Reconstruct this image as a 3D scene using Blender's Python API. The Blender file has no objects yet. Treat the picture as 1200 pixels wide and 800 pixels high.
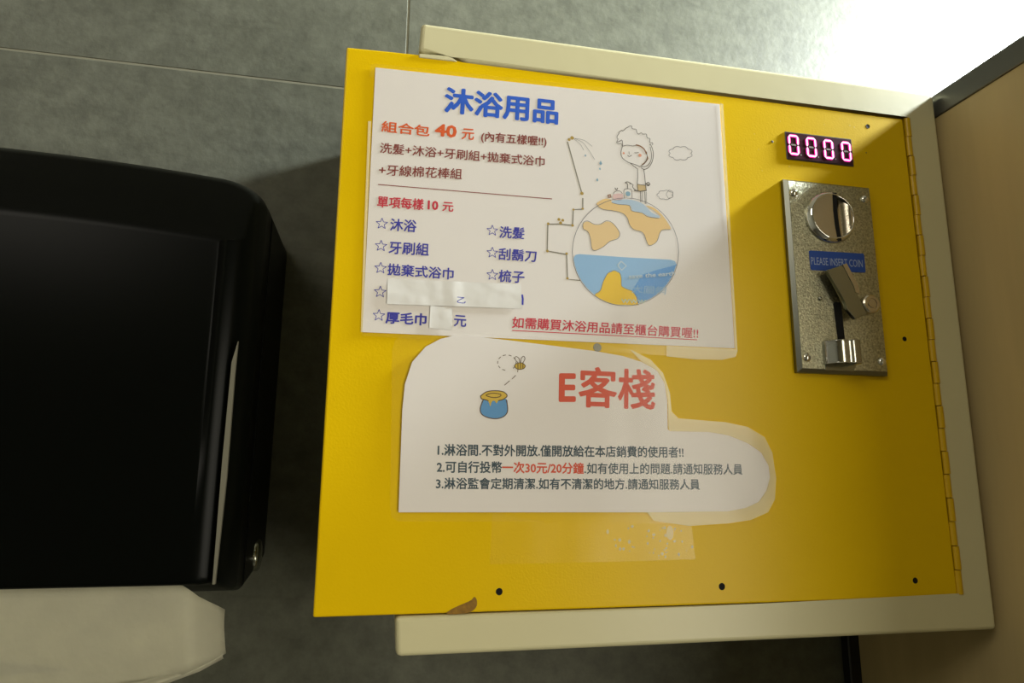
import bpy, bmesh, math, random
from mathutils import Vector, Matrix
random.seed(5)
S = bpy.context.scene
COL = S.collection

# ------------------------------------------------------------------ camera
F = 789.0
YAW, PITCH, ROLL = 0.2001418, 0.1934616, 0.0080029
H0 = 1.40                    # height of the camera above the floor
D = 0.369                    # distance from the camera to the cabinet's front
WALL = 0.143                 # wall plane, behind the cabinet's front (y = 0)
_f = Vector((math.sin(YAW)*math.cos(PITCH), math.cos(YAW)*math.cos(PITCH), math.sin(PITCH)))
_r = Vector((math.cos(YAW), -math.sin(YAW), 0)); _u = _r.cross(_f)
_r2 = _r*math.cos(ROLL) + _u*math.sin(ROLL); _u2 = _u*math.cos(ROLL) - _r*math.sin(ROLL)
cd = bpy.data.cameras.new('camera'); cam = bpy.data.objects.new('camera', cd); COL.objects.link(cam)
cd.sensor_width = 36; cd.lens = F/1200*36; cd.clip_start = 0.01
cam.matrix_world = Matrix(((_r2.x, _u2.x, -_f.x, 0), (_r2.y, _u2.y, -_f.y, -D), (_r2.z, _u2.z, -_f.z, H0), (0, 0, 0, 1)))
S.camera = cam
S.view_settings.view_transform = 'Standard'; S.view_settings.look = 'None'
S.view_settings.gamma = 1; S.view_settings.use_curve_mapping = False
S.view_settings.exposure = -0.13

def at(px, py, y=0.0):       # where the sight line of a photo point meets the plane y (x, z)
    d = _f*F + _r2*(px-600) - _u2*(py-400)
    t = (y + D)/d.y
    return (d.x*t, H0 + d.z*t)

# ------------------------------------------------------------------ world and lights
w = bpy.data.worlds.new('world'); S.world = w; w.use_nodes = True
w.node_tree.nodes['Background'].inputs[0].default_value = (0.80, 0.72, 0.50, 1)
w.node_tree.nodes['Background'].inputs[1].default_value = 0.08

def area(name, loc, target, size, size_y, power, color):
    l = bpy.data.lights.new(name, 'AREA'); l.shape = 'RECTANGLE'; l.size = size; l.size_y = size_y
    l.energy = power; l.color = color
    o = bpy.data.objects.new(name, l); COL.objects.link(o); o.location = loc
    o.rotation_euler = (Vector(target)-Vector(loc)).to_track_quat('-Z', 'Y').to_euler()
    return o
lp = bpy.data.lights.new('ceiling_lamp_light', 'SPOT'); lp.energy = 138; lp.color = (0.90, 0.98, 1.0); lp.shadow_soft_size = 0.035
lp.spot_size = math.radians(150); lp.spot_blend = 0.5
lo = bpy.data.objects.new('ceiling_lamp_light', lp); COL.objects.link(lo); lo.location = (0.86, -0.058, H0+0.60)
lo.rotation_euler = (Vector((0.45, 0.1, H0+0.25))-lo.location).to_track_quat('-Z', 'Y').to_euler()
area('bright_side_light', (1.10, -1.0, H0-0.10), (0.1, 0, H0), 1.2, 1.3, 23.5, (1.0, 0.94, 0.79))
area('left_fill_light', (-0.95, -1.25, H0+1.05), (0.2, 0, H0), 0.7, 0.7, 7.0, (1.0, 0.93, 0.80))  # unseen fill from the upper left, added to brighten the partition
sl = bpy.data.lights.new('reflector_spot_light', 'SPOT'); sl.energy = 60; sl.color = (1.0, 0.97, 0.88); sl.shadow_soft_size = 0.08  # unseen spot, added to light the white panel behind the camera
sl.spot_size = math.radians(62); sl.spot_blend = 0.6
so = bpy.data.objects.new('reflector_spot_light', sl); COL.objects.link(so); so.location = (1.25, -1.15, 2.85)
so.rotation_euler = (Vector((1.25, -2.2, H0-0.1))-so.location).to_track_quat('-Z', 'Y').to_euler()

# ------------------------------------------------------------------ materials
def lin(c):
    return tuple(((v/255)/12.92 if v/255 <= 0.04045 else ((v/255+0.055)/1.055)**2.4) for v in c)
def mat(name, rgb, rough=0.5, metal=0.0, spec=0.5, coat=0.0, bump=0.0, bscale=200.0, var=0.0, vscale=8.0, stretch=None, emit=None, bdist=0.001, lincol=False):
    m = bpy.data.materials.new(name); m.use_nodes = True
    nt = m.node_tree; b = nt.nodes['Principled BSDF']
    c = rgb if lincol else lin(rgb)
    b.inputs['Base Color'].default_value = (*c, 1); b.inputs['Roughness'].default_value = rough
    b.inputs['Metallic'].default_value = metal; b.inputs['Specular IOR Level'].default_value = spec
    b.inputs['Coat Weight'].default_value = coat; b.inputs['Coat Roughness'].default_value = 0.08
    tc = nt.nodes.new('ShaderNodeTexCoord'); mp = nt.nodes.new('ShaderNodeMapping')
    nt.links.new(tc.outputs['Object'], mp.inputs['Vector'])
    if stretch: mp.inputs['Scale'].default_value = stretch
    if var:
        n = nt.nodes.new('ShaderNodeTexNoise'); n.inputs['Scale'].default_value = vscale; n.inputs['Detail'].default_value = 6
        nt.links.new(mp.outputs[0], n.inputs['Vector'])
        r = nt.nodes.new('ShaderNodeValToRGB'); r.color_ramp.elements[0].position = 0.3; r.color_ramp.elements[1].position = 0.7
        r.color_ramp.elements[0].color = (*[v*(1-var) for v in c], 1); r.color_ramp.elements[1].color = (*[min(1, v*(1+var)) for v in c], 1)
        nt.links.new(n.outputs['Fac'], r.inputs[0]); nt.links.new(r.outputs[0], b.inputs['Base Color'])
    if bump:
        n = nt.nodes.new('ShaderNodeTexNoise'); n.inputs['Scale'].default_value = bscale; n.inputs['Detail'].default_value = 2
        nt.links.new(mp.outputs[0], n.inputs['Vector'])
        bp = nt.nodes.new('ShaderNodeBump'); bp.inputs['Strength'].default_value = bump; bp.inputs['Distance'].default_value = bdist
        nt.links.new(n.outputs['Fac'], bp.inputs['Height']); nt.links.new(bp.outputs[0], b.inputs['Normal'])
    if emit:
        b.inputs['Emission Color'].default_value = (*emit[0], 1); b.inputs['Emission Strength'].default_value = emit[1]
    return m

YEL = mat('yellow_powder_paint', (0.80, 0.53, 0.002), 0.28, spec=0.17, bump=0.22, bscale=800, var=0.03, vscale=12, bdist=0.0003, lincol=True)
YEL2 = mat('yellow_hinge_paint', (0.66, 0.41, 0.002), 0.4, bump=0.2, bscale=400, bdist=0.0003, lincol=True)
CREAM = mat('cream_enamel', (0.66, 0.62, 0.38), 0.32, bump=0.12, bscale=60, var=0.03, bdist=0.0006, lincol=True)
GROUT = mat('grout', (122, 120, 102), 0.9)
WOOD = mat('wood_laminate', (0.52, 0.40, 0.19), 0.45, var=0.14, vscale=9, stretch=(3, 3, 0.35), bump=0.1, bscale=90, bdist=0.0003, lincol=True)
RAIL = mat('grey_anodised_metal', (104, 103, 98), 0.35, metal=0.6, var=0.04)
DARK = mat('dark_channel', (20, 20, 17), 0.5)
BLACK = mat('black_gloss_plastic', (5, 7, 5), 0.3, spec=0.09)
BLACK2 = mat('black_matt_plastic', (9, 11, 7), 0.42, spec=0.15)
GLINT = mat('grey_edge_highlight', (120, 118, 104), 0.3)
TOWEL = mat('paper_towel', (0.68, 0.66, 0.51), 0.95, bump=0.25, bscale=260, var=0.04, vscale=60, bdist=0.0006, lincol=True)
PAPER = mat('white_paper', (0.83, 0.79, 0.76), 0.8, lincol=True)
CHROME = mat('chrome', (225, 225, 218), 0.1, metal=1.0)
ZINC = mat('sandblasted_zinc', (182, 180, 154), 0.34, metal=1.0, bump=0.9, bscale=1100, var=0.42, vscale=800, bdist=0.0004)
STEEL = mat('polished_steel', (160, 162, 148), 0.2, metal=1.0)
BRUSH = mat('brushed_steel', (205, 196, 176), 0.24, metal=1.0, bump=0.15, bscale=900, stretch=(0.05, 1, 1), bdist=0.0003)
HOLE = mat('black_hole', (4, 4, 4), 0.9)
BLUE = mat('blue_label', (24, 74, 165), 0.35)
LABTXT = mat('silver_print', (165, 180, 205), 0.4)
LEDFACE = mat('led_smoked_face', (62, 6, 30), 0.22)
LEDEDGE = mat('led_housing', (70, 60, 62), 0.3)
LEDHALO = mat('led_magenta_glow', (120, 0, 60), 0.4, emit=((1.0, 0.02, 0.36), 1.6))
LEDCORE = mat('led_lit_core', (255, 200, 230), 0.4, emit=((1.0, 0.60, 0.86), 1.6))
LEDOFF = mat('led_unlit_segment', (128, 110, 100), 0.5)
GREYBLOB = mat('grey_metal_slug', (120, 118, 105), 0.4, metal=0.5)
TAPE = mat('white_glossy_tape', (0.80, 0.79, 0.76), 0.16, bump=0.5, bscale=55, bdist=0.0012, lincol=True)
SMUDGE = mat('brown_scuff', (136, 98, 4), 0.6, var=0.35, vscale=400)
LAMPM = mat('lamp_diffuser', (250, 250, 245), 0.5)

def film(name, haze, rough=0.17, wav=0.30):
    m = bpy.data.materials.new(name); m.use_nodes = True; nt = m.node_tree; nt.nodes.clear()
    out = nt.nodes.new('ShaderNodeOutputMaterial')
    tr = nt.nodes.new('ShaderNodeBsdfTransparent'); gl = nt.nodes.new('ShaderNodeBsdfGlossy'); df = nt.nodes.new('ShaderNodeBsdfDiffuse')
    gl.inputs['Roughness'].default_value = rough; df.inputs['Color'].default_value = (1.0, 0.96, 0.66, 1)
    lw = nt.nodes.new('ShaderNodeLayerWeight'); lw.inputs['Blend'].default_value = 0.5
    pw = nt.nodes.new('ShaderNodeMath'); pw.operation = 'POWER'; pw.inputs[1].default_value = 5; nt.links.new(lw.outputs['Facing'], pw.inputs[0])
    fr = nt.nodes.new('ShaderNodeMath'); fr.operation = 'MULTIPLY_ADD'; fr.inputs[1].default_value = 0.35; fr.inputs[2].default_value = 0.027; nt.links.new(pw.outputs[0], fr.inputs[0])
    m1 = nt.nodes.new('ShaderNodeMixShader'); m2 = nt.nodes.new('ShaderNodeMixShader')
    tc = nt.nodes.new('ShaderNodeTexCoord'); mp = nt.nodes.new('ShaderNodeMapping'); mp.inputs['Scale'].default_value = (1, 1, 0.35)
    n = nt.nodes.new('ShaderNodeTexNoise'); n.inputs['Scale'].default_value = 26; n.inputs['Detail'].default_value = 1
    bp = nt.nodes.new('ShaderNodeBump'); bp.inputs['Strength'].default_value = wav; bp.inputs['Distance'].default_value = 0.003
    nt.links.new(tc.outputs['Object'], mp.inputs[0]); nt.links.new(mp.outputs[0], n.inputs['Vector']); nt.links.new(n.outputs['Fac'], bp.inputs['Height'])
    nt.links.new(bp.outputs[0], gl.inputs['Normal']); nt.links.new(bp.outputs[0], lw.inputs['Normal'])
    m1.inputs[0].default_value = haze
    nt.links.new(tr.outputs[0], m1.inputs[1]); nt.links.new(df.outputs[0], m1.inputs[2])
    nt.links.new(fr.outputs[0], m2.inputs[0]); nt.links.new(m1.outputs[0], m2.inputs[1]); nt.links.new(gl.outputs[0], m2.inputs[2])
    nt.links.new(m2.outputs[0], out.inputs[0])
    return m
FILM = film('laminating_film', 0.015)
FILMEDGE = film('laminating_film_loose_edge', 0.46, 0.15)
CLEAR = film('clear_packing_tape', 0.0, 0.24, 0.5)
_ink = {}
def ink(*c):
    if c not in _ink: _ink[c] = mat('ink_%d' % (len(_ink)+1), c, 0.7)
    return _ink[c]

def stone():
    m = bpy.data.materials.new('grey_stone_tile'); m.use_nodes = True; nt = m.node_tree; b = nt.nodes['Principled BSDF']
    b.inputs['Roughness'].default_value = 0.55; b.inputs['Specular IOR Level'].default_value = 0.3
    tc = nt.nodes.new('ShaderNodeTexCoord')
    mp = nt.nodes.new('ShaderNodeMapping'); mp.inputs['Rotation'].default_value = (0, math.radians(24), 0); mp.inputs['Scale'].default_value = (0.8, 1, 2.0)
    nt.links.new(tc.outputs['Object'], mp.inputs[0])
    a = nt.nodes.new('ShaderNodeTexNoise'); a.inputs['Scale'].default_value = 4.5; a.inputs['Detail'].default_value = 9; a.inputs['Roughness'].default_value = 0.62; a.inputs['Distortion'].default_value = 0.5
    nt.links.new(mp.outputs[0], a.inputs['Vector'])
    r = nt.nodes.new('ShaderNodeValToRGB'); r.color_ramp.elements[0].position = 0.32; r.color_ramp.elements[1].position = 0.7
    r.color_ramp.elements[0].color = (0.084, 0.087, 0.063, 1); r.color_ramp.elements[1].color = (0.148, 0.153, 0.117, 1)
    nt.links.new(a.outputs['Fac'], r.inputs[0])
    v = nt.nodes.new('ShaderNodeTexNoise'); v.inputs['Scale'].default_value = 3.3; v.inputs['Detail'].default_value = 5; v.inputs['Distortion'].default_value = 1.2
    nt.links.new(mp.outputs[0], v.inputs['Vector'])
    vr = nt.nodes.new('ShaderNodeValToRGB'); e = vr.color_ramp.elements
    e[0].position = 0.475; e[0].color = (1, 1, 1, 1); e[1].position = 0.525; e[1].color = (1, 1, 1, 1)
    k = vr.color_ramp.elements.new(0.50); k.color = (0.90, 0.90, 0.89, 1)
    nt.links.new(v.outputs['Fac'], vr.inputs[0])
    mx = nt.nodes.new('ShaderNodeMixRGB'); mx.blend_type = 'MULTIPLY'; mx.inputs[0].default_value = 1
    nt.links.new(r.outputs[0], mx.inputs[1]); nt.links.new(vr.outputs[0], mx.inputs[2]); 
    s2 = nt.nodes.new('ShaderNodeTexNoise'); s2.inputs['Scale'].default_value = 75; s2.inputs['Detail'].default_value = 6; s2.inputs['Roughness'].default_value = 0.7
    nt.links.new(tc.outputs['Object'], s2.inputs['Vector'])
    sr = nt.nodes.new('ShaderNodeValToRGB'); sr.color_ramp.elements[0].position = 0.35; sr.color_ramp.elements[1].position = 0.65
    sr.color_ramp.elements[0].color = (0.80, 0.80, 0.80, 1); sr.color_ramp.elements[1].color = (1.12, 1.12, 1.12, 1); nt.links.new(s2.outputs['Fac'], sr.inputs[0])
    mx2 = nt.nodes.new('ShaderNodeMixRGB'); mx2.blend_type = 'MULTIPLY'; mx2.inputs[0].default_value = 1
    nt.links.new(mx.outputs[0], mx2.inputs[1]); nt.links.new(sr.outputs[0], mx2.inputs[2]); nt.links.new(mx2.outputs[0], b.inputs['Base Color'])
    g = nt.nodes.new('ShaderNodeTexNoise'); g.inputs['Scale'].default_value = 180; g.inputs['Detail'].default_value = 4
    nt.links.new(tc.outputs['Object'], g.inputs['Vector'])
    bp = nt.nodes.new('ShaderNodeBump'); bp.inputs['Strength'].default_value = 0.35; bp.inputs['Distance'].default_value = 0.0008
    nt.links.new(g.outputs['Fac'], bp.inputs['Height']); nt.links.new(bp.outputs[0], b.inputs['Normal'])
    return m
STONE = stone()

# ------------------------------------------------------------------ mesh helpers
def link(name, bm_or_me, m=None, parent=None, smooth=False):
    if isinstance(bm_or_me, bmesh.types.BMesh):
        me = bpy.data.meshes.new(name); bmesh.ops.recalc_face_normals(bm_or_me, faces=bm_or_me.faces[:]) if bm_or_me.faces else None
        ys_ = [v.co.y for v in bm_or_me.verts]
        if max(ys_)-min(ys_) < 1e-9:
            for f_ in bm_or_me.faces:
                f_.normal_update()
                if f_.normal.y > 0: f_.normal_flip()
        bm_or_me.to_mesh(me); bm_or_me.free()
    else: me = bm_or_me
    if m:
        me.materials.clear(); me.materials.append(m)
    if smooth:
        for p in me.polygons: p.use_smooth = True
    o = bpy.data.objects.new(name, me); COL.objects.link(o)
    if parent:
        o.parent = parent; o.matrix_parent_inverse = Matrix.Translation(parent_loc(parent)).inverted()
    return o
def parent_loc(p):           # parts keep their mesh in world coordinates, only the empties stand elsewhere
    return Vector(p.location) if p.type == 'EMPTY' else Vector((0, 0, 0))
def thing(name, label, cat, loc, group=None):
    o = bpy.data.objects.new(name, None); COL.objects.link(o); o.location = loc; o.empty_display_size = 0.02
    o['label'] = label; o['category'] = cat
    if group: o['group'] = group
    return o
def struct(name, bm, m):
    o = link(name, bm, m); o['kind'] = 'structure'; return o
def box(x0, x1, y0, y1, z0, z1, bev=0.0, seg=2, bm=None):
    bm = bm or bmesh.new()
    r = bmesh.ops.create_cube(bm, size=1)
    for v in r['verts']:
        v.co = Vector((x0+(v.co.x+0.5)*(x1-x0), y0+(v.co.y+0.5)*(y1-y0), z0+(v.co.z+0.5)*(z1-z0)))
    if bev:
        es = {e for v in r['verts'] for e in v.link_edges}
        bmesh.ops.bevel(bm, geom=list(es), offset=bev, segments=seg, affect='EDGES', profile=0.5)
    return bm
def prism(pts, y0, y1, bev=0.0, seg=2, bm=None, front_only=False):
    bm = bm or bmesh.new()
    a = [bm.verts.new((p[0], y0, p[1])) for p in pts]; b = [bm.verts.new((p[0], y1, p[1])) for p in pts]
    fa = bm.faces.new(a); fb = bm.faces.new(b[::-1]); n = len(pts)
    for i in range(n): bm.faces.new((a[i], b[i], b[(i+1) % n], a[(i+1) % n]))
    if bev:
        es = list(fa.edges) if front_only else list({e for v in a+b for e in v.link_edges})
        bmesh.ops.bevel(bm, geom=es, offset=bev, segments=seg, affect='EDGES', profile=0.5)
    return bm
def flat(pts, y, bm=None):
    bm = bm or bmesh.new(); bm.faces.new([bm.verts.new((p[0], y, p[1])) for p in pts]); return bm
def P(pts, y=0.0): return [at(a, b, y) for a, b in pts]
def ribbon(pts, width, y, bm, closed=False):
    """a printed line: pts in plane coordinates, width in metres"""
    pts = [Vector(p) for p in pts]
    if closed: pts = pts + [pts[0], pts[1]]
    L = []
    for i, p in enumerate(pts):
        a = pts[max(0, i-1)]; b = pts[min(len(pts)-1, i+1)]; t = (b-a)
        t = t.normalized() if t.length > 1e-9 else Vector((1, 0))
        nrm = Vector((-t.y, t.x))*width/2
        L.append((bm.verts.new((p.x+nrm.x, y, p.y+nrm.y)), bm.verts.new((p.x-nrm.x, y, p.y-nrm.y))))
    for i in range(len(L)-1): bm.faces.new((L[i][0], L[i][1], L[i+1][1], L[i+1][0]))
    return bm
def smoothpts(pts, n=4, closed=False):
    q = []; N = len(pts); rng = range(N) if closed else range(N-1)
    for i in rng:
        g = lambda k: pts[k % N] if closed else pts[max(0, min(N-1, k))]
        p0, p1, p2, p3 = g(i-1), g(i), g(i+1), g(i+2)
        for k in range(n):
            t = k/n
            q.append(tuple(0.5*((2*p1[j]) + (-p0[j]+p2[j])*t + (2*p0[j]-5*p1[j]+4*p2[j]-p3[j])*t*t + (-p0[j]+3*p1[j]-3*p2[j]+p3[j])*t**3) for j in (0, 1)))
    if not closed: q.append(pts[-1])
    return q
def disc(cx, cz, r, y, bm, n=12, rz=None):
    bm.faces.new([bm.verts.new((cx+r*math.cos(2*math.pi*i/n), y, cz+(rz or r)*math.sin(2*math.pi*i/n))) for i in range(n)]); return bm
def lathe_y(cx, cz, prof, n=24, bm=None):
    """surface of revolution about an axis along y; prof = [(radius, y)]"""
    bm = bm or bmesh.new(); rings = []
    for r, y in prof:
        if r < 1e-7: rings.append([bm.verts.new((cx, y, cz))])
        else: rings.append([bm.verts.new((cx+r*math.cos(2*math.pi*i/n), y, cz+r*math.sin(2*math.pi*i/n))) for i in range(n)])
    for a, b in zip(rings, rings[1:]):
        for i in range(n):
            j = (i+1) % n
            if len(a) == 1 and len(b) == 1: continue
            if len(a) == 1: bm.faces.new((a[0], b[i], b[j]))
            elif len(b) == 1: bm.faces.new((a[i], a[j], b[0]))
            else: bm.faces.new((a[i], a[j], b[j], b[i]))
    return bm
def text(s, lb, rb, lt, y, m, parent, bold=0.0, name='lettering'):
    cu = bpy.data.curves.new('t', 'FONT'); cu.body = s; cu.size = 1; cu.resolution_u = 2
    o = bpy.data.objects.new('t', cu); COL.objects.link(o)
    dg = bpy.context.evaluated_depsgraph_get(); me = bpy.data.meshes.new_from_object(o.evaluated_get(dg))
    bpy.data.objects.remove(o); bpy.data.curves.remove(cu)
    me.name = name
    xs = [v.co.x for v in me.vertices]; ys = [v.co.y for v in me.vertices]
    x0, x1, y0, y1 = min(xs), max(xs), min(ys), max(ys)
    A, B, C = (Vector(at(*q, y)) for q in (lb, rb, lt)); U = B-A; V = C-A
    if bold:
        bb = bmesh.new(); bb.from_mesh(me); base = bb.faces[:]; nv = 0
        for k in range(8):
            a = k*math.pi/4; d = bmesh.ops.duplicate(bb, geom=bb.verts[:0] + [e for e in base] )
            bmesh.ops.translate(bb, vec=(bold*math.cos(a), bold*math.sin(a), (k+1)*1e-5), verts=[e for e in d['geom'] if isinstance(e, bmesh.types.BMVert)] or list({v for f in d['geom'] if isinstance(f, bmesh.types.BMFace) for v in f.verts}))
        bb.to_mesh(me); bb.free()
    for v in me.vertices:
        p = A + U*((v.co.x-x0)/(x1-x0)) + V*((v.co.y-y0)/(y1-y0)); v.co = (p.x, y-v.co.z, p.y)
    return link(name, me, m, parent)

# ------------------------------------------------------------------ the setting
BX1 = at(1094, 109, -0.0006)[0]
PX = BX1 + 0.004                               # near face of the wooden partition
g = struct('wall_back', box(-1.6, 1.6, WALL+0.0004, WALL+0.12, 0, 3.0), GROUT)
TX, TZ, TS = 0.0124, H0+0.3042, 0.6
tm = None
for i in range(-1, 2):
    for j in range(-3, 2):
        if tm is None:
            o = link('tile', box(-TS+0.0009, TS-0.0009, WALL, WALL+0.012, -TS/2+0.0009, TS/2-0.0009, 0.0003, 1), STONE); tm = o.data
        else:
            o = bpy.data.objects.new('tile', tm); COL.objects.link(o)
        o.parent = g; o.location = (TX+(2*i+1 + (j % 2 == 0)*0 + (1 if j in (-1, -3) else 0))*TS, 0, TZ+(j+0.5)*TS)
struct('floor', box(-1.6, 1.6, -2.2, WALL+0.12, -0.05, 0), mat('floor_tile', (88, 84, 74), 0.5, var=0.1))
struct('wall_right', box(1.6, 1.7, -2.2, WALL, 0, 3.0), mat('plain_wall', (205, 204, 196), 0.8, var=0.02))
struct('wall_left', box(-1.7, -1.6, -2.2, WALL, 0, 3.0), mat('dim_wall', (150, 146, 130), 0.8, var=0.02))
struct('wall_front', box(-1.7, 1.7, -2.3, -2.2, 0, 3.0), mat('beige_wall', (176, 166, 138), 0.8, var=0.02))
struct('white_reflector', box(0.93, 1.55, -2.2, -2.16, 0.02, 2.05, 0.003), mat('reflector_white', (232, 230, 220), 0.5))  # unseen white panel, added to reflect a pale band in the yellow paint
struct('ceiling', box(-1.7, 1.7, -2.3, WALL+0.12, 3.0, 3.1), mat('ceiling_paint', (205, 203, 192), 0.9))
tr = struct('trim_1', box(PX-0.0095, PX+0.002, WALL-0.010, WALL-0.0005, 0.02, H0+0.262, 0.001, 1), DARK)

pt = thing('partition_panel', 'wood laminate partition standing tight against the right side of the yellow cabinet', 'partition', (PX+0.009, -0.1, 0))
link('board', box(PX, PX+0.018, -0.28, WALL-0.002, 0.12, H0+0.2525, 0.0006, 1), WOOD, pt)
zt = at(1094, 109, -0.0006)[1]
link('top_rail', box(PX-0.0012, PX+0.0192, -0.28, WALL-0.002, H0+0.2520, zt+0.0005, 0.0008, 2), RAIL, pt)
link('foot', box(PX, PX+0.018, -0.25, -0.21, 0, 0.12, 0.002, 1), RAIL, pt)

# ------------------------------------------------------------------ yellow cabinet
FY = -0.0006
cab = thing('coin_timer_box', 'yellow and cream metal cabinet on the tiled wall beside the partition', 'cabinet', (0.18, WALL, H0-0.09))
fr = P([(494, 26), (1094, 109), (1169, 738), (464, 770), (463, 722.5), (1133, 700), (1067.5, 133.5), (546, 72.5), (531, 62.5), (491, 60)], FY)
xL = fr[0][0]; zB = at(1169, 738, FY)[1]; zT = zt
hs = prism(fr, FY, 0.013, 0.0026, 4)
bx = lambda *a: box(*a, bm=hs)
bx(xL+0.001, BX1-0.001, 0.012, WALL-0.0005, zT-0.0045, zT-0.001)
bx(xL+0.001, BX1-0.001, 0.012, WALL-0.0005, zB+0.001, zB+0.0045)
bx(BX1-0.0045, BX1-0.001, 0.012, WALL-0.0005, zB+0.004, zT-0.004)
bx(xL+0.001, xL+0.004, 0.0135, WALL-0.0005, zB+0.004, zT-0.004)
bx(xL+0.001, BX1-0.001, WALL-0.004, WALL-0.0005, zB+0.004, zT-0.004)
link('housing', hs, CREAM, cab)
link('door_stop', prism(P([(491, 62.6), (524, 65.0), (531, 67.6), (536, 72), (491, 67)], -0.0006), -0.0006, 0.010, 0.0004, 1), CREAM, cab)
dr = link('door_panel', prism(P([(406, 55), (527, 67.2), (541, 74.6), (1058, 139.3), (1122.5, 698.8), (366.5, 723.5)]), 0.0, 0.0115, 0.0010, 3), YEL, cab)
# piano hinge
hx0, hz1 = at(1062.5, 138, 0); hx1, hz0 = at(1126, 696, 0)
NK = 22; pitch = (hz1-hz0)/NK
def knuckle(odd):
    bm = bmesh.new(); n = 10; L = pitch-0.0005; r = 0.0022; rows = []
    for k in range(n+1):
        a = math.pi*k/n
        rows.append([bm.verts.new((-r*math.cos(a), -r*0.9*math.sin(a), z)) for z in (0, L)])
    for p, q in zip(rows, rows[1:]): bm.faces.new((p[0], q[0], q[1], p[1]))
    bm.faces.new([q[0] for q in rows]); bm.faces.new([q[1] for q in rows][::-1])
    bm.faces.new((rows[0][0], rows[0][1], rows[-1][1], rows[-1][0]))
    me = bpy.data.meshes.new('hinge_knuckle'); bmesh.ops.recalc_face_normals(bm, faces=bm.faces[:]); bm.to_mesh(me); bm.free(); me.materials.append(YEL2)
    return me
km = knuckle(0)
for k in range(NK):
    o = bpy.data.objects.new('hinge_knuckle', km); COL.objects.link(o); o.parent = cab
    t = (k+0.5)/NK
    o.location = Vector((hx0+(hx1-hx0)*(1-t) + (0.0004 if k % 2 else -0.0002), 0.0006, hz0+k*pitch)) - cab.location
link('hinge_leaf', prism(P([(1058, 139), (1067, 138), (1130, 696), (1122, 697)], 0.002), 0.002, 0.0095), YEL2, cab)
# small holes and screws of the door
for i, (px, py, r) in enumerate([(585, 693, .00165), (846, 687, .00175), (1072.5, 680, .0016), (1060, 397, .0014), (1017, 148, .0014), (1015, 179, .0004), (905, 166, .0010)]):
    x, z = at(px, py, 0)
    if i in (0, 1, 2, 3, 4):
        link('screw_hole', lathe_y(x, z, [(r*1.15, 0.0001), (r*1.1, -0.00012), (r*0.95, -0.00005), (0, 0.0)], 14), HOLE, dr)
    else:
        link('screw_hole', lathe_y(x, z, [(r, 0.0001), (r*0.8, -0.0003), (0, -0.0004)], 12), GREYBLOB, dr)
x, z = at(700, 407, 0)
o = link('screw_head', lathe_y(x, z, [(0.0026, 0.0001), (0.0024, -0.0003), (0, -0.00035)], 18), GREYBLOB, dr)
bm = bmesh.new()
for px, py, a, b in [(884, 157, .5, .3), (889, 175, .4, .4), (893, 200, .3, .5), (914, 142, .3, .5), (925, 195, .5, .6), (940, 194, .3, .7), (953, 193, .3, .5), (966, 146, .4, .3), (984, 139, .4, .3), (996, 147, .9, .3), (1001, 149, .6, .35), (990, 155, .3, .4), (958, 156, .3, .3), (1015, 179, .3, .3)]:
    x, z = at(px, py, 0); disc(x, z, a*0.0007, -0.00006, bm, 6, b*0.0007)
link('paint_fleck', bm, mat('pale_fleck', (240, 222, 130), 0.5), dr)['kind'] = 'stuff'
link('scuff_mark', flat(P(smoothpts([(523, 719), (530, 713), (541, 708), (552, 703), (556, 699), (559, 704), (558, 711), (551, 717), (538, 719)], 3, True)), -0.00008), SMUDGE, dr)

# ------------------------------------------------------------------ first notice
Y1 = -0.0005; YI = Y1-0.00006; YF = Y1-0.00035
nx, nz = at(430, 389, 0)
n1 = thing('laminated_notice', 'white laminated price list with blue title and cartoon globe, upper sheet on the door', 'notice', (nx, 0, nz))
link('paper_sheet', prism(P([(440, 79), (843.5, 122), (861, 408), (424.5, 389)], Y1), Y1, Y1+0.0002), PAPER, n1)
link('film', flat(P([(434, 76), (440, 74.5), (842, 116), (847, 122), (864, 411), (862, 417), (790, 417), (424, 393), (431, 142), (436, 141), (438, 91), (433.5, 90)], YF), YF), FILM, n1)
link('film_edge', flat(P([(861.3, 409), (864.3, 411), (862, 418), (846, 421.5), (815, 421), (781, 417.5), (781, 405)], YF), YF-0.0001), FILMEDGE, n1)
link('film_edge', flat(P([(844, 121), (847.4, 122), (864.2, 411), (861.3, 408)], YF), YF-0.0001), FILMEDGE, n1)
link('film_edge', flat(P([(431.5, 142), (435, 142), (428.5, 300), (425.2, 389), (422.8, 389), (426, 290)], YF), YF-0.0001), FILMEDGE, n1)
T = lambda s, lb, rb, lt, c, b=0.0: text(s, lb, rb, lt, YI, ink(*c), n1, b)
BL, OR, MA, RD, IN = (12, 92, 214), (226, 90, 24), (136, 44, 40), (208, 34, 66), (50, 52, 172)
T('沐浴用品', (521, 131), (653, 145.5), (523, 102.5), BL, 0.034)
T('組合包', (447, 154), (503, 160), (448, 141.5), OR, 0.022)
T('40', (510, 158.5), (534, 161.3), (511, 145), OR, 0.035)
T('元', (541, 163), (555, 164), (542, 150.5), OR, 0.02)
T('(內有五樣喔!!)', (563.5, 167), (640, 173), (564.5, 154), MA, 0.020)
T('洗髮+沐浴+牙刷組+拋棄式浴巾', (445, 179), (638, 195), (446, 167), MA, 0.014)
T('+牙線棉花棒組', (444, 205), (541, 210), (445, 192.5), MA, 0.014)
T('單項每樣', (442, 242.5), (496, 246), (443, 229.5), RD, 0.022)
T('10', (501.5, 245), (513, 246), (502, 235), RD, 0.035)
T('元', (518.5, 247), (531, 248), (519, 236.5), RD, 0.022)
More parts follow.
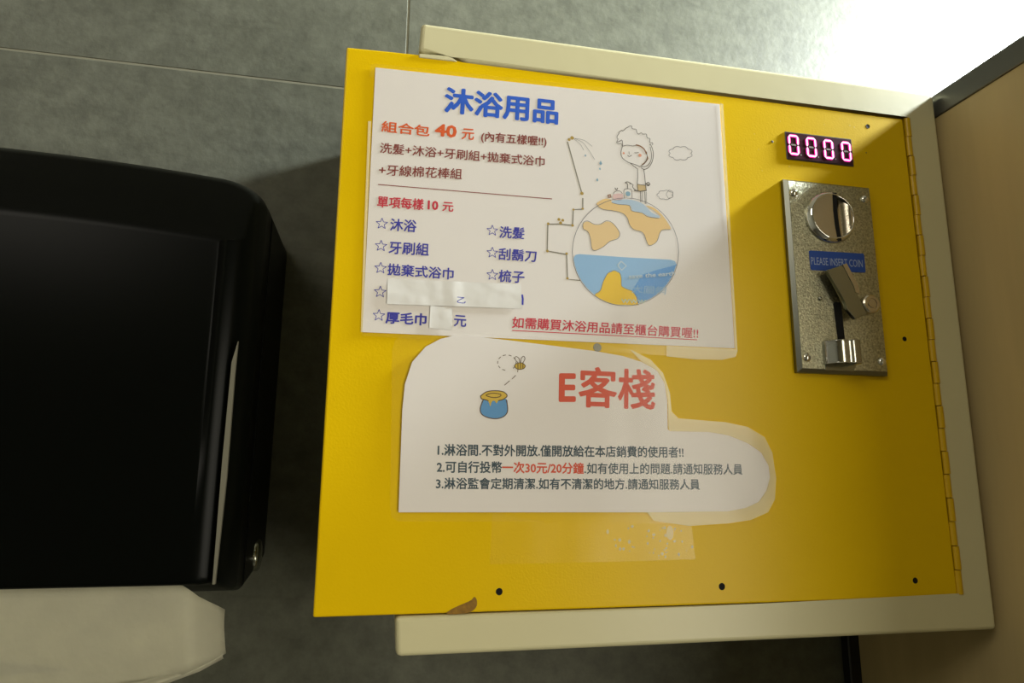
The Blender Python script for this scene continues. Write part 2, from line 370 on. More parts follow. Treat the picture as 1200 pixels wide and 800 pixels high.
for s, a, b, c in [('沐浴', (457, 270), (487.5, 272), (458, 256)), ('牙刷組', (455.5, 297), (502, 299.5), (456.5, 282.5)), ('拋棄式浴巾', (454, 322), (531, 327.5), (455, 308.5)),
                   ('洗髮', (585, 278.5), (614, 280), (586, 265)), ('刮鬍刀', (584, 304), (628, 307), (585, 290.5)), ('梳子', (584, 330), (614, 331.5), (585, 316))]:
    T(s, a, b, c, IN, 0.020)
T('厚毛巾', (452, 378.5), (499, 381), (453, 365), IN, 0.032)
T('元', (532, 382), (546, 383), (532.5, 369), IN, 0.02)
T('如需購買沐浴用品請至櫃台購買喔!!', (600, 384), (818, 396.5), (601, 371), RD, 0.016)
bm = bmesh.new()
ribbon(P([(600, 387), (817, 398)], YI), 0.0005, YI, bm); link('underline', bm, ink(*RD), n1)
bm = bmesh.new()
ribbon(P([(443, 216), (647, 233)], YI), 0.0005, YI, bm); link('ruled_line', bm, ink(*MA), n1)
for cx, cy in [(447.5, 262), (446.5, 288), (446, 314), (445.5, 342), (444, 369.5), (577, 270), (577, 296), (577, 322)]:
    bm = bmesh.new(); x, z = at(cx, cy, YI); pp = []
    for k in range(10):
        a = math.pi/2+k*math.pi/5; r = 0.0034 if k % 2 == 0 else 0.0014
        pp.append((x+r*math.cos(a), z+r*math.sin(a)))
    n_ = len(pp)
    for k in range(n_): ribbon([pp[k], pp[(k+1) % n_]], 0.00038, YI, bm)
    link('star', bm, ink(*IN), n1)

# the drawing, printed on the sheet
def stroke(bm, pts, wpx=0.8, sm=3, closed=False, off=0):
    q = smoothpts(pts, sm, closed) if sm > 1 else pts
    ribbon(P(q, YI-off), wpx*0.00047, YI-off, bm, closed)
def fill(name, pts, c, off=0, sm=3):
    return link(name, flat(P(smoothpts(pts, sm, True) if sm > 1 else pts, YI-off), YI-off), ink(*c), n1)
c8 = lambda pts, ox, oy, s=0.125: [(ox+a*s, oy+b*s) for a, b in pts]
GC, RXY = (733, 295), (62.3, 63.2)
ell = lambda a0, a1, n, k=1.0: [(GC[0]+k*RXY[0]*math.cos(math.radians(a0+(a1-a0)*i/n)), GC[1]+k*RXY[1]*math.sin(math.radians(a0+(a1-a0)*i/n))) for i in range(n+1)]
fill('printed_sea', [(672.3, 302), (674.5, 298.5), (679, 297.6), (735, 301.5), (786, 304.2), (791, 306), (793.5, 311)] + ell(15, 172, 24, 0.985), (146, 188, 226), 0.00001, 1)
fill('printed_sea_shade', [(752, 322), (770, 316), (793, 310)] + ell(16, 88, 14, 0.98) + [(738, 345)], (98, 158, 220), 0.00002, 1)
fill('printed_land', c8([(300, 435), (350, 400), (375, 320), (420, 240), (480, 215), (530, 240), (545, 290), (548, 360), (600, 390), (650, 410), (690, 470), (705, 540)], 660, 290)+ell(98, 125, 6, 0.99), (236, 196, 48), 0.00003, 1)
fill('printed_land', c8([(185, 330), (190, 292), (230, 275), (290, 304), (350, 304), (400, 276), (450, 284), (500, 330), (528, 390), (508, 432), (440, 460), (380, 510), (310, 545), (270, 530), (255, 430), (230, 370), (195, 350)], 660, 225), (232, 202, 148), 0.00001)
fill('printed_land', c8([(310, 110), (350, 78), (400, 60), (450, 70), (455, 100), (520, 115), (620, 125), (640, 175), (740, 195), (790, 230), (830, 240), (900, 245), (915, 225), (840, 165), (770, 125), (850, 145), (930, 215), (1000, 320), (1000, 350), (920, 360), (880, 460), (820, 500), (790, 480), (760, 400), (730, 370), (660, 350), (620, 300), (600, 240), (550, 195), (470, 175), (390, 165), (340, 145)], 660, 225), (232, 198, 136), 0.00001, 2)
fill('printed_lake', c8([(455, 95), (480, 78), (560, 68), (640, 72), (730, 100), (770, 130), (830, 190), (900, 225), (890, 240), (800, 225), (740, 195), (650, 178), (630, 125), (520, 113)], 660, 225), (178, 200, 220), 0.00002, 2)
fill('printed_towel', c8([(376, 606), (450, 614), (460, 664), (380, 670)], 700, 140), (205, 180, 130), 0.00001, 1)
bm = bmesh.new()
stroke(bm, ell(0, 360, 48)[:-1], 0.7, 1, True, 0.00004)
stroke(bm, c8([(185, 330), (190, 285), (230, 270), (290, 300), (350, 300), (400, 270), (450, 280), (500, 330), (532, 390), (510, 437), (440, 460), (380, 510), (310, 545), (270, 530), (255, 430), (230, 370), (195, 350)], 660, 225), 0.6, 3, True, 0.00004)
stroke(bm, c8([(310, 110), (340, 145), (390, 165), (470, 175), (550, 195), (600, 240), (620, 300), (660, 350), (730, 370), (760, 400), (790, 480), (820, 500), (880, 460), (920, 360), (1010, 352)], 660, 225), 0.6, 3, False, 0.00004)
stroke(bm, c8([(455, 98), (520, 115), (620, 125), (640, 175), (740, 195), (790, 230), (900, 245)], 660, 225), 0.6, 3, False, 0.00004)
stroke(bm, c8([(300, 435), (350, 400), (375, 320), (420, 240), (480, 215), (530, 240), (545, 290), (548, 360), (600, 390), (650, 410), (690, 470), (705, 540)], 660, 290), 0.6, 3, False, 0.00004)
def bumpy(cx, cy, rx, ry, n, amp):
    return [(cx+(rx*(1+amp*abs(math.sin(n*math.pi*i/48))))*math.cos(2*math.pi*i/48), cy+(ry*(1+amp*abs(math.sin(n*math.pi*i/48))))*math.sin(2*math.pi*i/48)) for i in range(48)]
stroke(bm, bumpy(797.5, 179.5, 12.0, 7.0, 8, 0.2), 0.7, 1, True)
stroke(bm, bumpy(779.5, 228.3, 8.0, 4.6, 7, 0.22), 0.6, 1, True)
stroke(bm, bumpy(785, 227.6, 3.4, 4.2, 5, 0.2), 0.5, 1, True)
link('drawing_outline', bm, ink(112, 108, 116), n1)
bm = bmesh.new()
K = lambda pts, wd=0.8, sm=3, cl=False: stroke(bm, c8(pts, 700, 140), wd, sm, cl, 0.00005)
foam = [(235, 245), (185, 212), (190, 150), (210, 112), (250, 98), (300, 60), (340, 84), (390, 132), (440, 132), (480, 172), (500, 215), (532, 245)]
fz = []
for a, b in zip(foam, foam[1:]):
    for k in range(3):
        t = k/3; fz.append((a[0]+(b[0]-a[0])*t + (7 if k == 1 else -3), a[1]+(b[1]-a[1])*t + (-8 if k == 1 else 4)))
K(fz, 0.8); K([(190, 212), (215, 200), (232, 195), (238, 250)], 0.9)
K([(235, 250), (221, 310), (235, 360), (290, 400), (350, 420), (402, 442)], 0.9)
K([(402, 442), (440, 412), (466, 365), (462, 300)], 0.8); K([(238, 250), (280, 240), (330, 247), (372, 240)], 0.8)
K([(490, 240), (500, 235), (525, 310), (515, 390), (480, 450), (440, 466), (410, 452)], 0.9); K([(495, 255), (508, 330), (500, 390), (465, 435), (412, 442)], 0.8)
K([(310, 410), (345, 440), (378, 464)], 0.9)
K([(377, 464), (378, 540), (375, 610), (382, 668)], 0.9); K([(435, 466), (445, 540), (452, 615), (460, 665)], 0.9)
K([(375, 606), (412, 612), (452, 616)], 0.9); K([(345, 664), (400, 672), (462, 664)], 1.3)
K([(404, 676), (408, 772)], 0.9, 1); K([(418, 676), (420, 772)], 0.5, 1); K([(446, 676), (450, 790)], 0.9, 1); K([(460, 676), (462, 790)], 0.5, 1)
K([(300, 600), (335, 610), (330, 628), (345, 650), (366, 664)], 0.9); K([(455, 605), (478, 590), (492, 610), (462, 612), (486, 622)], 1.4)
K([(282, 652), (282, 604), (262, 592), (285, 584), (318, 600)], 1.1); K([(252, 735), (248, 668), (265, 650), (304, 650), (322, 668), (326, 742)], 0.7)
K([(348, 310), (366, 312), (388, 308)], 0.9); K([(283, 335), (300, 346), (322, 334)], 0.9); K([(296, 300), (298, 322), (306, 322)], 0.7)
K([(150, 700), (160, 680), (185, 668), (215, 672), (236, 695)], 0.7); K([(165, 640), (180, 660), (190, 640)], 1.2)
link('drawn_child', bm, ink(92, 84, 74), n1)
for q_, w_, n_ in (([(360, 238), (400, 248), (440, 280), (462, 325)], 1.9, 3), ([(468, 345), (472, 368), (448, 402), (420, 425)], 1.4, 3), ([(95, 712), (125, 706), (128, 726), (98, 728)], 2.0, 1)):
    bm = bmesh.new(); K(q_, w_, n_); link('drawn_hair' if n_ == 3 else 'drawn_shell', bm, ink(140, 92, 52), n1)
bm = bmesh.new()
for cx, cy, r in [(400, 335, 18), (247, 315, 12)]:
    x, z = at(700+cx*.125, 140+cy*.125, YI-0.00003); disc(x, z, r*0.125*0.00047, YI-0.00003, bm)
link('drawn_cheek', bm, ink(226, 150, 118), n1)
bm = bmesh.new(); x, z = at(736, 227, YI); disc(x, z, 0.0016, YI-0.00003, bm)
for cx, cy, a in [(740.5, 191.5, .0012), (737.7, 198, .0007), (726.5, 183, .0007), (740, 211, .0009)]:
    x, z = at(cx if cx != 726.5 else 686, cy, YI)
for cx, cy, r in [(704, 191.5, .0012), (703, 198, .0007), (686, 182.5, .0007), (700, 211, .0009)]:
    x, z = at(cx, cy, YI); bm.faces.new([bm.verts.new((x+a, YI-0.00003, z+b)) for a, b in ((0, 1.7*r), (0.8*r, 0), (0, -r), (-0.8*r, 0))])
link('drawn_drop', bm, ink(130, 168, 190), n1)
fill('drawn_bottle', c8([(150, 700), (236, 696), (236, 744), (200, 756), (152, 744)], 700, 140), (222, 190, 188), 0.00002, 2)
bm = bmesh.new()
for seg in ([(665, 166), (682, 227)], [(683, 232), (683, 244)], [(683, 245), (672, 245.5), (671, 263)], [(671, 264), (656, 262.5), (642, 262.5)], [(642, 262.5), (641.2, 294)], [(641.2, 294), (664, 298)], [(664, 298), (665, 327), (680, 328.5)]):
    stroke(bm, seg, 1.5, 1)
link('drawn_pipe', bm, ink(126, 122, 108), n1)
bm = bmesh.new()
stroke(bm, [(673, 162), (683, 167), (690, 176), (697, 187)], 0.6); stroke(bm, [(674, 162), (685, 164.5), (694, 171.5)], 0.6); stroke(bm, [(673, 163), (680, 169), (684, 176)], 0.6)
link('drawn_spray', bm, ink(150, 150, 150), n1)
bm = bmesh.new()
for cx, cy, r in [(670.5, 161.5, 2.6), (667, 163.5, 2), (682, 226.5, 2.3), (683, 244.5, 1.5), (672, 245.5, 1.5), (671, 264, 1.8), (642.5, 262, 1.8), (641.5, 294, 1.8), (664, 297, 1.7), (665, 326, 1.7), (655, 257, 2.0), (659.5, 258, 1.9), (657, 261, 2)]:
    x, z = at(cx, cy, YI-0.00004); link('drawn_pipe_joint', disc(x, z, r*0.00047, YI-0.00004, bmesh.new(), 10), ink(176, 146, 60), n1)
text('save the earth', (737, 326.5), (791, 322.5), (737, 321.5), YI-0.00006, ink(196, 214, 226), n1, 0.02)
text('大圖網', (740, 343), (780, 345), (741, 334), YI-0.00006, ink(150, 188, 218), n1)
text('www', (728, 355), (757, 356), (728, 350), YI-0.00006, ink(190, 205, 190), n1)
bm = bmesh.new(); ribbon(P([(728, 306), (734, 311.5), (728.5, 316.5), (724, 311)], YI-0.00006), 0.0008, YI-0.00006, bm, False)
ribbon(P([(724, 310.6), (728, 305.8)], YI-0.00008), 0.0008, YI-0.00008, bm)
link('drawn_mark', bm, ink(190, 208, 222), n1)

# correction tape on the first notice
YT = YF-0.0002
def tape(pts, name, nx_=28, m=TAPE, ridge=1.0):
    """quad strip with a gentle crumple"""
    bm = bmesh.new(); A, B, C, Dd = [Vector(p) for p in P(pts, YT)]; rows = []
    for i in range(nx_+1):
        u = i/nx_; col = []
        for j in range(5):
            v = j/4; p = (A*(1-u)+B*u)*(1-v) + (Dd*(1-u)+C*u)*v
            col.append(bm.verts.new((p.x, YT - ridge*0.00035*math.exp(-((u-0.48)/0.035)**2) - 0.00012*random.random()*(0 < j < 4), p.y)))
        rows.append(col)
    for a, b in zip(rows, rows[1:]):
        for j in range(4): bm.faces.new((a[j], b[j], b[j+1], a[j+1]))
    return link(name, bm, m, n1, True)
tape([(454.5, 326.5), (610.5, 333), (611.5, 361.5), (453.5, 356)], 'correction_tape')
tape([(504.5, 358), (530, 361), (529.5, 386.5), (503, 384)], 'correction_tape', 8, TAPE, 0.0)
text('乙', (535.5, 354.5), (545.5, 355.5), (536, 347.5), YT-0.0005, ink(*IN), n1)
bm = bmesh.new(); ribbon(P([(611.8, 345), (612.6, 350), (612.3, 357)], YT), 0.0011, YT, bm); link('lettering', bm, ink(*IN), n1)

# ------------------------------------------------------------------ second notice
Y2 = -0.0012; YJ = Y2-0.00006; YG = Y2-0.0003
nx, nz = at(600, 600, 0)
n2 = thing('laminated_notice', 'white laminated shower rules with red heading and cut rounded outline, lower sheet on the door', 'notice', (nx, 0, nz))
pap2 = [(467, 600), (470, 520), (471.5, 480), (474.5, 450), (483, 424), (499, 406), (516, 397), (532, 393), (560, 394.5), (600, 399), (640, 404), (696, 411), (730, 417), (752, 424), (770, 434), (779, 449), (782, 470), (782.5, 503), (786, 505), (831, 506), (854, 510), (876, 519), (892, 530), (901, 546), (902.5, 560), (898, 575), (889, 588), (874, 595), (853, 599), (760, 600), (600, 600)]
link('paper_sheet', prism(P(pap2, Y2), Y2, Y2+0.0002), PAPER, n2)
fo = [(467, 611), (459, 606), (457, 594), (458.5, 500), (459.5, 410), (463, 399), (470, 393), (500, 391), (560, 390), (640, 395), (700, 403), (738, 409), (762, 421), (777, 437), (785, 460), (787, 482), (795, 490), (850, 494.5), (876, 500), (896, 512), (905, 530), (909.5, 560), (908, 585), (900, 600), (880, 609), (853, 613), (790, 613), (600, 611)]
link('film', flat(P(fo, YG), YG), FILM, n2)
edge_r = [(783.5, 503), (786.5, 505), (831, 506), (854, 510), (876, 519), (892, 530), (901, 546), (902.5, 560), (898, 575), (889, 588), (874, 595), (853, 599), (758, 600), (766, 610), (808, 616), (853, 613), (880, 609), (900, 600), (908, 585), (909.5, 560), (905, 530), (896, 512), (876, 500), (850, 494.5), (795, 490), (787, 482), (785, 460), (777, 437), (762, 421), (738, 409), (752, 424), (770, 434), (779, 449), (782.5, 470)]
link('film_edge', flat(P(edge_r, YG), YG-0.0001), FILMEDGE, n2)
U = lambda s, lb, rb, lt, c, b=0.0: text(s, lb, rb, lt, YJ, ink(*c), n2, b)
ER, TE = (220, 84, 58), (56, 78, 92)
U('E', (656, 469.5), (673.5, 469.5), (656.5, 438.5), ER, 0.030)
U('客棧', (678.5, 476), (767, 479), (679.5, 430), ER, 0.022)
U('1.淋浴間.不對外開放.僅開放給在本店銷費的使用者!!', (513, 533.6), (801, 536), (513.3, 520), TE, 0.022)
U('2.可自行投幣', (512, 553.5), (588, 554), (512.3, 540), TE, 0.022)
U('一次30元/20分鐘', (588.5, 554), (684, 555), (588.8, 540.8), ER, 0.024)
U('.如有使用上的問題.請通知服務人員', (685, 555), (870, 556), (685.3, 542), TE, 0.014)
U('3.淋浴監會定期清潔.如有不清潔的地方.請通知服務人員', (511, 572.8), (820, 573.5), (511.3, 559.5), TE, 0.020)
bm = bmesh.new()
def bee(pts, wd=0.9, sm=3, cl=False, s=0.2, o=(450, 380)):
    q = c8(pts, o[0], o[1], s); q = smoothpts(q, sm, cl) if sm > 1 else q
    ribbon(P(q, YJ-0.00003), wd*0.00047, YJ-0.00003, bm, cl)
for a in range(100, 400, 36):
    bee([(720+54*math.cos(math.radians(a+t)), 224+45*math.sin(math.radians(a+t))) for t in (0, 10, 20)], 0.8, 1)
for seg in ([(785, 262), (783, 280)], [(772, 298), (750, 320)], [(736, 330), (706, 356)]): bee(seg, 0.8, 1)
bee([(765, 243), (780, 228), (810, 226), (828, 243), (815, 260), (782, 262)], 0.9, 3, True)
bee([(788, 226), (768, 205), (772, 188), (790, 198), (797, 226)], 0.8, 3); bee([(800, 226), (804, 200), (818, 186), (826, 202), (812, 228)], 0.8, 3)
bee([(785, 230), (785, 260)], 1.0, 1); bee([(800, 228), (800, 260)], 1.0, 1); bee([(814, 230), (814, 258)], 1.0, 1)
bee([(565, 420), (600, 395), (650, 388), (700, 395), (722, 418), (700, 438), (670, 446)], 1.1, 3); bee([(566, 420), (572, 436), (600, 442), (612, 450)], 1.1, 3)
bee([(582, 440), (564, 490), (572, 525), (610, 546), (660, 552), (700, 540), (722, 515), (724, 480), (716, 440)], 1.1, 3)
bee([(600, 412), (640, 402), (684, 410), (676, 424), (640, 428), (606, 420)], 1.0, 3, True)
link('drawn_bee_and_trail', bm, ink(88, 62, 34), n2)
for nm, pts, c, off in [('drawn_pot', [(582, 438), (564, 490), (572, 525), (610, 546), (660, 552), (700, 540), (722, 515), (724, 480), (716, 436), (640, 446)], (92, 152, 204), 0.00001),
                   ('drawn_honey', [(566, 420), (600, 396), (650, 389), (700, 396), (721, 418), (700, 438), (672, 444), (660, 462), (648, 448), (632, 452), (622, 480), (612, 452), (572, 436)], (214, 180, 66), 0.00002),
                   ('drawn_bee_body', [(765, 243), (780, 228), (810, 226), (828, 243), (815, 260), (782, 262)], (206, 176, 60), 0.00001)]:
    link(nm, flat(P(smoothpts(c8(pts, 450, 380, 0.2), 3, True), YJ-off), YJ-off), ink(*c), n2)

# clear tape under the second notice
ct = thing('clear_tape', 'strip of clear tape with trapped bubbles under the lower notice', 'tape', (*[at(700, 660, 0)[0]], 0, at(700, 660, 0)[1]))
yc = -0.0004
link('tape_strip', flat(P([(577, 600), (640, 612), (810, 612), (815, 655), (720, 658), (574, 661)], yc), yc), CLEAR, ct)
bm = bmesh.new()
BUB = film('trapped_air', 0.45, 0.2)
for k in range(46):
    px = random.choice([random.gauss(745, 22), random.gauss(786, 14), random.uniform(690, 812)]); py = random.uniform(616, 654)
    if not 680 < px < 813: continue
    x, z = at(px, py, yc); r = random.uniform(0.0003, 0.0010)
    if abs(px-786) < 3 and py < 636: r *= 1.8
    disc(x, z, r, yc-0.00012, bm, 7, r*random.uniform(0.6, 1.6))
x, z = at(785, 624, yc); disc(x, z, 0.0022, yc-0.00012, bm, 10, 0.0040)
o = link('air_bubbles', bm, BUB, ct); o['kind'] = 'stuff'

# ------------------------------------------------------------------ digital display
ax0, az1 = at(919, 153, 0); ax1, az0 = at(1001, 193, -0.001)
az0 -= 0.0002; az1 = at(1000, 163, -0.001)[1]+0.0001
az0 = at(922, 187, 0)[1]
led = thing('digital_display', 'small four digit display glowing pink above the coin slot', 'display', ((ax0+ax1)/2, 0, az0))
link('housing', box(ax0, ax1, -0.0007, -0.00003, az0, az1, 0.0003, 1), LEDEDGE, led)
link('display_face', box(ax0+0.0009, ax1-0.0006, -0.0009, -0.0005, az0+0.0009, az1-0.0009), LEDFACE, led)
yl = -0.0010
def seg(name, p, q, wd, m, y, par):
    p, q = Vector(p), Vector(q); t = (q-p).normalized(); n = Vector((-t.y, t.x)); h = wd/2
    pts = [p, p+t*h+n*h, q-t*h+n*h, q, q-t*h-n*h, p+t*h-n*h]
    return link(name, prism([(v.x, v.y) for v in pts], y-0.0001, y), m, par)
for i, (a, b) in enumerate([((924.3, 158.6), (936, 181.0)), ((945.2, 161.6), (956.5, 183.5)), ((965.6, 164.4), (976.5, 185.8)), ((986.2, 166.8), (997.2, 188.2))]):
    # corners in the photo: the digit leans with the picture's perspective only
    x0, zt_ = at(a[0]-0.4, a[1], yl); x1, zb_ = at(b[0], b[1], yl)
    g_ = 0.0009; zm = (zt_+zb_)/2; Wd = 0.0022
    x0 += 0.0002
    lit = [((x0+.0001, zt_), (x1-.0001, zt_)), ((x1, zt_-.0002), (x1, zm+.0003)), ((x1, zm-.0003), (x1, zb_+.0002)), ((x1-.0001, zb_), (x0+.0001, zb_)), ((x0, zb_+.0002), (x0, zm-.0003)), ((x0, zm+.0003), (x0, zt_-.0002))]
    for p, q in lit:
        s_ = seg('lit_segment', p, q, Wd, LEDHALO, yl, led)
        seg('glowing_core', p, q, Wd*0.42, LEDCORE, yl-0.00012, s_)
    seg('unlit_segment', (x0+.0010, zm), (x1-.0010, zm), 0.0011, LEDOFF, yl, led)
    link('decimal_point', disc(x1+0.0017, zb_-0.0002, 0.0005, yl-0.0001, bmesh.new()), LEDOFF, led)

# ------------------------------------------------------------------ coin acceptor
PY = -0.0045
px0, pz1 = at(914.5, 212, 0); px1 = at(1020.5, 224, PY)[0]; pz0 = at(931, 437, 0)[1]
acc = thing('coin_acceptor', 'rectangular zinc coin slot plate with lever and blue label, on the yellow door', 'coin slot', ((px0+px1)/2, 0, pz0))
bm = bmesh.new(); ins = 0.0024
o_ = [(px0, pz0), (px1, pz0), (px1, pz1), (px0, pz1)]; i_ = [(px0+ins, pz0+ins), (px1-ins*0.5, pz0+ins), (px1-ins*0.5, pz1-ins*0.6), (px0+ins, pz1-ins*0.6)]
v0 = [bm.verts.new((a, -0.00003, b)) for a, b in o_]; v1 = [bm.verts.new((a, PY*0.62, b)) for a, b in o_]; v2 = [bm.verts.new((a, PY, b)) for a, b in i_]
for i in range(4):
    j = (i+1) % 4; bm.faces.new((v0[i], v0[j], v1[j], v1[i])); bm.faces.new((v1[i], v1[j], v2[j], v2[i]))
bm.faces.new(v2); bm.faces.new(v0[::-1])
link('bevelled_frame', bm, mat('dull_cast_metal', (128, 130, 120), 0.3, metal=1.0), acc)
link('faceplate', box(px0+ins+.0002, px1-ins*.5-.0002, PY-0.0002, PY+0.0005, pz0+ins+.0002, pz1-ins*.6-.0002), ZINC, acc)
Yp = PY-0.0002
for (sx, sy) in [(931, 225.5), (1014.5, 233), (946.5, 418.5), (1035, 423.5)]:
    x, z = at(sx, sy, Yp-0.001)
    s_ = link('screw', lathe_y(x, z, [(0.0029, Yp), (0.0029, Yp-0.0003), (0.0023, Yp-0.0011), (0.0012, Yp-0.0017), (0, Yp-0.0019)], 18), CHROME, acc, True)
# round slot disc
cx, cz = at(975.5, 253.5, Yp-0.003)
R = 0.0170
link('slot_ring', lathe_y(cx, cz, [(R+0.0008, Yp), (R+0.0006, Yp-0.0012), (R-0.0012, Yp-0.0042), (R-0.0022, Yp-0.0046), (R-0.0026, Yp-0.0042)], 48), CHROME, acc, True)
# face with a scooped right half
bm = bmesh.new(); n = 28; grid = {}; Rf = R-0.0024
for i in range(n+1):
    for j in range(n+1):
        u, v = (i/n*2-1), (j/n*2-1)
        x = u*math.sqrt(max(0, 1-v*v/2)); z = v*math.sqrt(max(0, 1-u*u/2))
        dep = 0.0
        if x > 0.12: dep = 0.0030*math.sin(min(1, (x-0.12)/0.72)*math.pi)**1.0
        grid[i, j] = bm.verts.new((cx+x*Rf, Yp-0.0042+dep, cz+z*Rf))
for i in range(n):
    for j in range(n): bm.faces.new((grid[i, j], grid[i+1, j], grid[i+1, j+1], grid[i, j+1]))
link('slot_disc', bm, BRUSH, acc, True)
ya = Yp-0.0043
link('coin_slot', prism(P([(975.6, 225.5), (980.4, 225.8), (981.0, 245), (983, 262), (986.3, 282), (982.2, 282.6), (978.6, 264), (976.5, 246)], ya), ya-0.0001, ya+0.0004), HOLE, acc)
# blue label
yb = Yp-0.0003
lab = link('instruction_label', prism(P([(948, 294), (949.5, 293.3), (1011.5, 297), (1012.6, 298.5), (1014.5, 318), (1013.5, 319.3), (951.5, 316.3), (950.3, 315)], yb), yb, yb+0.0004), BLUE, acc)
text('PLEASE INSERT COIN', (950.8, 309.8), (1011.2, 313.2), (950.2, 301.0), yb-0.00005, LABTXT, lab, 0.0)
# lower slot, pin
link('lower_slot', prism(P([(976.3, 356), (978.2, 353.8), (983.8, 354), (985.6, 356.2), (990.0, 397), (981.5, 397.5)], Yp), Yp-0.00015, Yp+0.0003), HOLE, acc)
x, z = at(961.5, 349.5, Yp-0.001)
link('pin', lathe_y(x, z, [(0.0015, Yp), (0.0012, Yp-0.0012), (0, Yp-0.0017)], 12), STEEL, acc, True)
# reject lever with pivot
yv = Yp-0.0075
lever = link('return_lever', prism(P([(969.5, 316), (986, 310.6), (989.5, 313), (1001, 336.5), (1004, 344), (1010, 356), (1016, 367), (1002.5, 374), (993, 362), (990.5, 352)], yv), yv, yv+0.0030, 0.0005, 2), STEEL, acc)
link('lever_flange', prism(P([(986, 310.6), (990.5, 309.0), (1004, 334.5), (1006, 345), (1001, 343), (999, 336)], yv+0.001), yv-0.0004, Yp+0.0004), BRUSH, lever)
x, z = at(1021, 356, Yp-0.004)
pv = link('lever_pivot', lathe_y(x, z, [(0.0060, Yp), (0.0060, Yp-0.0042), (0.0052, Yp-0.0050), (0.0035, Yp-0.0050), (0.0034, Yp-0.0046), (0.0028, Yp-0.0046), (0.0026, Yp-0.0052), (0, Yp-0.0053)], 30), BRUSH, acc)
# coin return cup: a chrome chute whose face bulges to the right
bm = bmesh.new()
zt1 = at(985, 398, Yp-0.008)[1]; zb1 = at(985, 425, Yp-0.008)[1]
xa = at(963.5, 410, Yp)[0]; xb = at(1012, 410, Yp-0.011)[0]
prof = [(xa, Yp+0.0002), (xa+0.0006, Yp-0.0020), (xa+0.0030, Yp-0.0066), (xa+0.0052, Yp-0.0088), (xa+0.0080, Yp-0.0096), (xa+0.0120, Yp-0.0100), (xb-0.0060, Yp-0.0106), (xb-0.0030, Yp-0.0108), (xb-0.0010, Yp-0.0100), (xb, Yp-0.0080), (xb-0.0004, Yp-0.0055), (xb-0.0015, Yp-0.0002)]
prof = smoothpts(prof, 3)
rows = []
for k, (x, y) in enumerate(prof):
    rows.append([bm.verts.new((x, y, z)) for z in (zb1, zb1+0.0006, zt1-0.0006, zt1)])
for a, b in zip(rows, rows[1:]):
    for j in range(3): bm.faces.new((a[j], b[j], b[j+1], a[j+1]))
bm.faces.new([r[3] for r in rows])
bmesh.ops.solidify(bm, geom=bm.faces[:], thickness=0.0006)
link('coin_return_cup', bm, CHROME, acc, True)
link('cup_recess', prism([(xa+0.001, zb1-0.0035), (xb+0.0005, zb1-0.0035), (xb+0.003, zb1+0.001), (xb+0.003, zt1-0.002), (xa+0.001, zt1-0.002)], Yp-0.0004, Yp+0.0002, 0.0002, 1), STEEL, acc)

# ------------------------------------------------------------------ paper towel dispenser
dz0 = at(100, 689, 0.02)[1]; zA = at(100, 252, 0.02)[1]; zBk = at(150, 193, 0.06)[1]
dsp = thing('paper_towel_dispenser', 'black glossy plastic paper towel dispenser on the tiled wall left of the cabinet', 'dispenser', (-0.22, WALL, dz0))
def ring(bm, y, x1, ztop, r, x0, zb):
    def droop(x, z):
        t = max(0.0, (x+0.24)/0.17); return z - 0.0105*t*t*max(0.0, min(1.0, (z-(ztop-r))/r))
    pts = []
    for cxx, czz, a0 in ((x1-r, ztop-r, 0), (x0+r, ztop-r, 90)):
        for k in range(9):
            a = math.radians(a0+k*90/8); pts.append((cxx+r*math.cos(a), czz+r*math.sin(a)))
        if a0 == 0:
            for k in range(1, 9): pts.append((cxx+(-0.26-cxx)*k/9, ztop))
    pts = [(x, droop(x, z)) for x, z in pts]
    rb_ = 0.004
    for cxx, czz, a0 in ((x0+rb_, zb+rb_, 180), (x1-rb_, zb+rb_, 270)):
        for k in range(4):
            a = math.radians(a0+k*30); pts.append((cxx+rb_*math.cos(a), czz+rb_*math.sin(a)))
    return [bm.verts.new((p[0], y, p[1])) for p in pts]
def loft(rings_, capfirst=False):
    bm = bmesh.new(); R_ = [ring(bm, *q) for q in rings_]
    for a, b in zip(R_, R_[1:]):
        n = len(a)
        for i in range(n): bm.faces.new((a[i], a[(i+1) % n], b[(i+1) % n], b[i]))
    bm.faces.new(R_[-1]); bm.faces.new(R_[0][::-1])
    return bm
xl = -0.38
link('back_body', loft([(WALL-0.0005, -0.0705, zBk, 0.026, xl, at(312, 655, WALL)[1]), (0.072, -0.0712, zBk, 0.026, xl, at(294, 689, 0.075)[1])]), BLACK2, dsp, False)
zq = at(292, 690, 0.075)[1]
cov = link('cover', loft([(0.0715, -0.0716, zBk+0.001, 0.026, xl, zq), (0.055, -0.0722, zBk+0.0008, 0.026, xl, dz0+(zq-dz0)*0.75), (0.042, -0.0735, zBk-0.004, 0.024, xl+0.001, dz0+(zq-dz0)*0.45),
                          (0.032, -0.0755, zBk-0.011, 0.020, xl+0.003, dz0+(zq-dz0)*0.2), (0.026, -0.078, zA+0.010, 0.016, xl+0.005, dz0), (0.0222, -0.0815, zA+0.004, 0.012, xl+0.008, dz0), (0.0204, -0.086, zA, 0.008, xl+0.012, dz0+0.001), (0.020, -0.090, zA-0.003, 0.006, xl+0.016, dz0+0.002)]), BLACK, dsp, True)
ly = 0.108
bm = lathe_y(0, 0, [(0.0100, 0), (0.0100, 0.0018), (0.0088, 0.0030), (0.003, 0.0034), (0, 0.0034)], 24)
bmesh.ops.transform(bm, matrix=Matrix.Translation((-0.0712, ly, at(308, 650, ly)[1])) @ Matrix(((0, 1, 0, 0), (1, 0, 0, 0), (0, 0, 1, 0), (0, 0, 0, 1))), verts=bm.verts)
link('lock', bm, STEEL, dsp, True)
ys = 0.0195
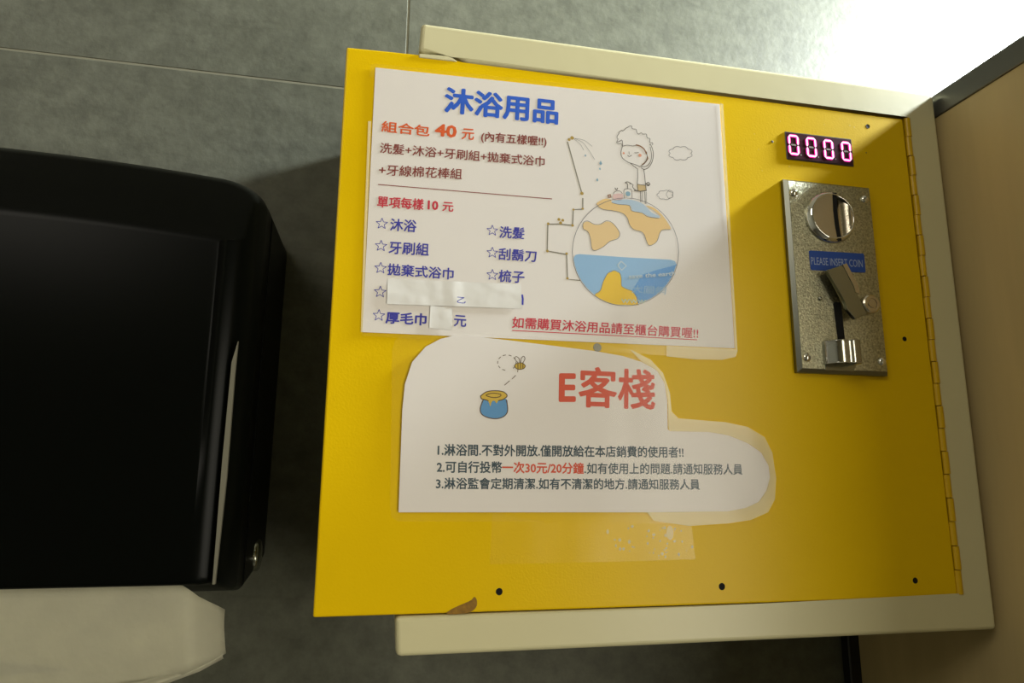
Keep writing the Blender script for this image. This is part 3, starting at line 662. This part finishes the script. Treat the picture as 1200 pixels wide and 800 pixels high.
sp = P([(249.5, 684), (252.5, 684), (266, 560), (275.5, 440), (279.5, 400), (272, 425), (261, 540)], ys+0.002)
link('edge_highlight', prism(sp, ys+0.0005, ys+0.003), GLINT, dsp)  # light grey sliver, a painted highlight along the cover's rounded front edge

# towel
tw = thing('paper_towel', 'off-white paper towel hanging out below the black dispenser', 'paper towel', (-0.2, 0.05, at(150, 790, 0.05)[1]))
def sheet(cols, thick=0.0004):
    """cols: [(x_top, z_top, y_top, x_bot, z_bot, y_bot)]"""
    bm = bmesh.new(); rows = []
    for c in cols:
        a = Vector((c[0], c[2], c[1])); b = Vector((c[3], c[5], c[4])); col = []
        for k in range(9):
            t = k/8; p = a.lerp(b, t); p.y += -0.003*math.sin(math.pi*t) + 0.0004*math.sin(17*p.x*3+9*t); col.append(bm.verts.new(p))
        rows.append(col)
    for a, b in zip(rows, rows[1:]):
        for j in range(8): bm.faces.new((a[j], b[j], b[j+1], a[j+1]))
    bmesh.ops.solidify(bm, geom=bm.faces[:], thickness=thick)
    return bm
cols = []
for px, pt_, pb, yy in [(-230, 684, 845, .026), (-100, 684, 835, .026), (0, 684, 826, .026), (100, 684, 818, .026), (150, 684, 811, .026), (190, 685, 800, .026), (214, 686, 790, .026), (222, 691, 786, .0265), (233, 699, 781, .031), (245, 705, 776, .037), (256, 710, 770, .043), (263.5, 714, 765, .050)]:
    a = at(px, pt_, yy); b = at(px + (1.5 if px > 200 else 0), pb, yy-0.002); cols.append((a[0], a[1], yy, b[0], b[1], yy-0.002))
link('towel_sheet', sheet(cols), TOWEL, tw, True)
cols = []
for px, pt_, pb, yy in [(-230, 826, 860, .025), (0, 812, 838, .025), (100, 806, 826, .025), (165, 798, 812, .025), (200, 789, 799, .027), (235, 777, 786, .034), (262.5, 764, 771, .048)]:
    a = at(px, pt_, yy-0.003); b = at(px, pb, yy-0.003); cols.append((a[0], a[1], yy-0.003, b[0], b[1], yy-0.003))
link('folded_hem', sheet(cols), TOWEL, tw, True)
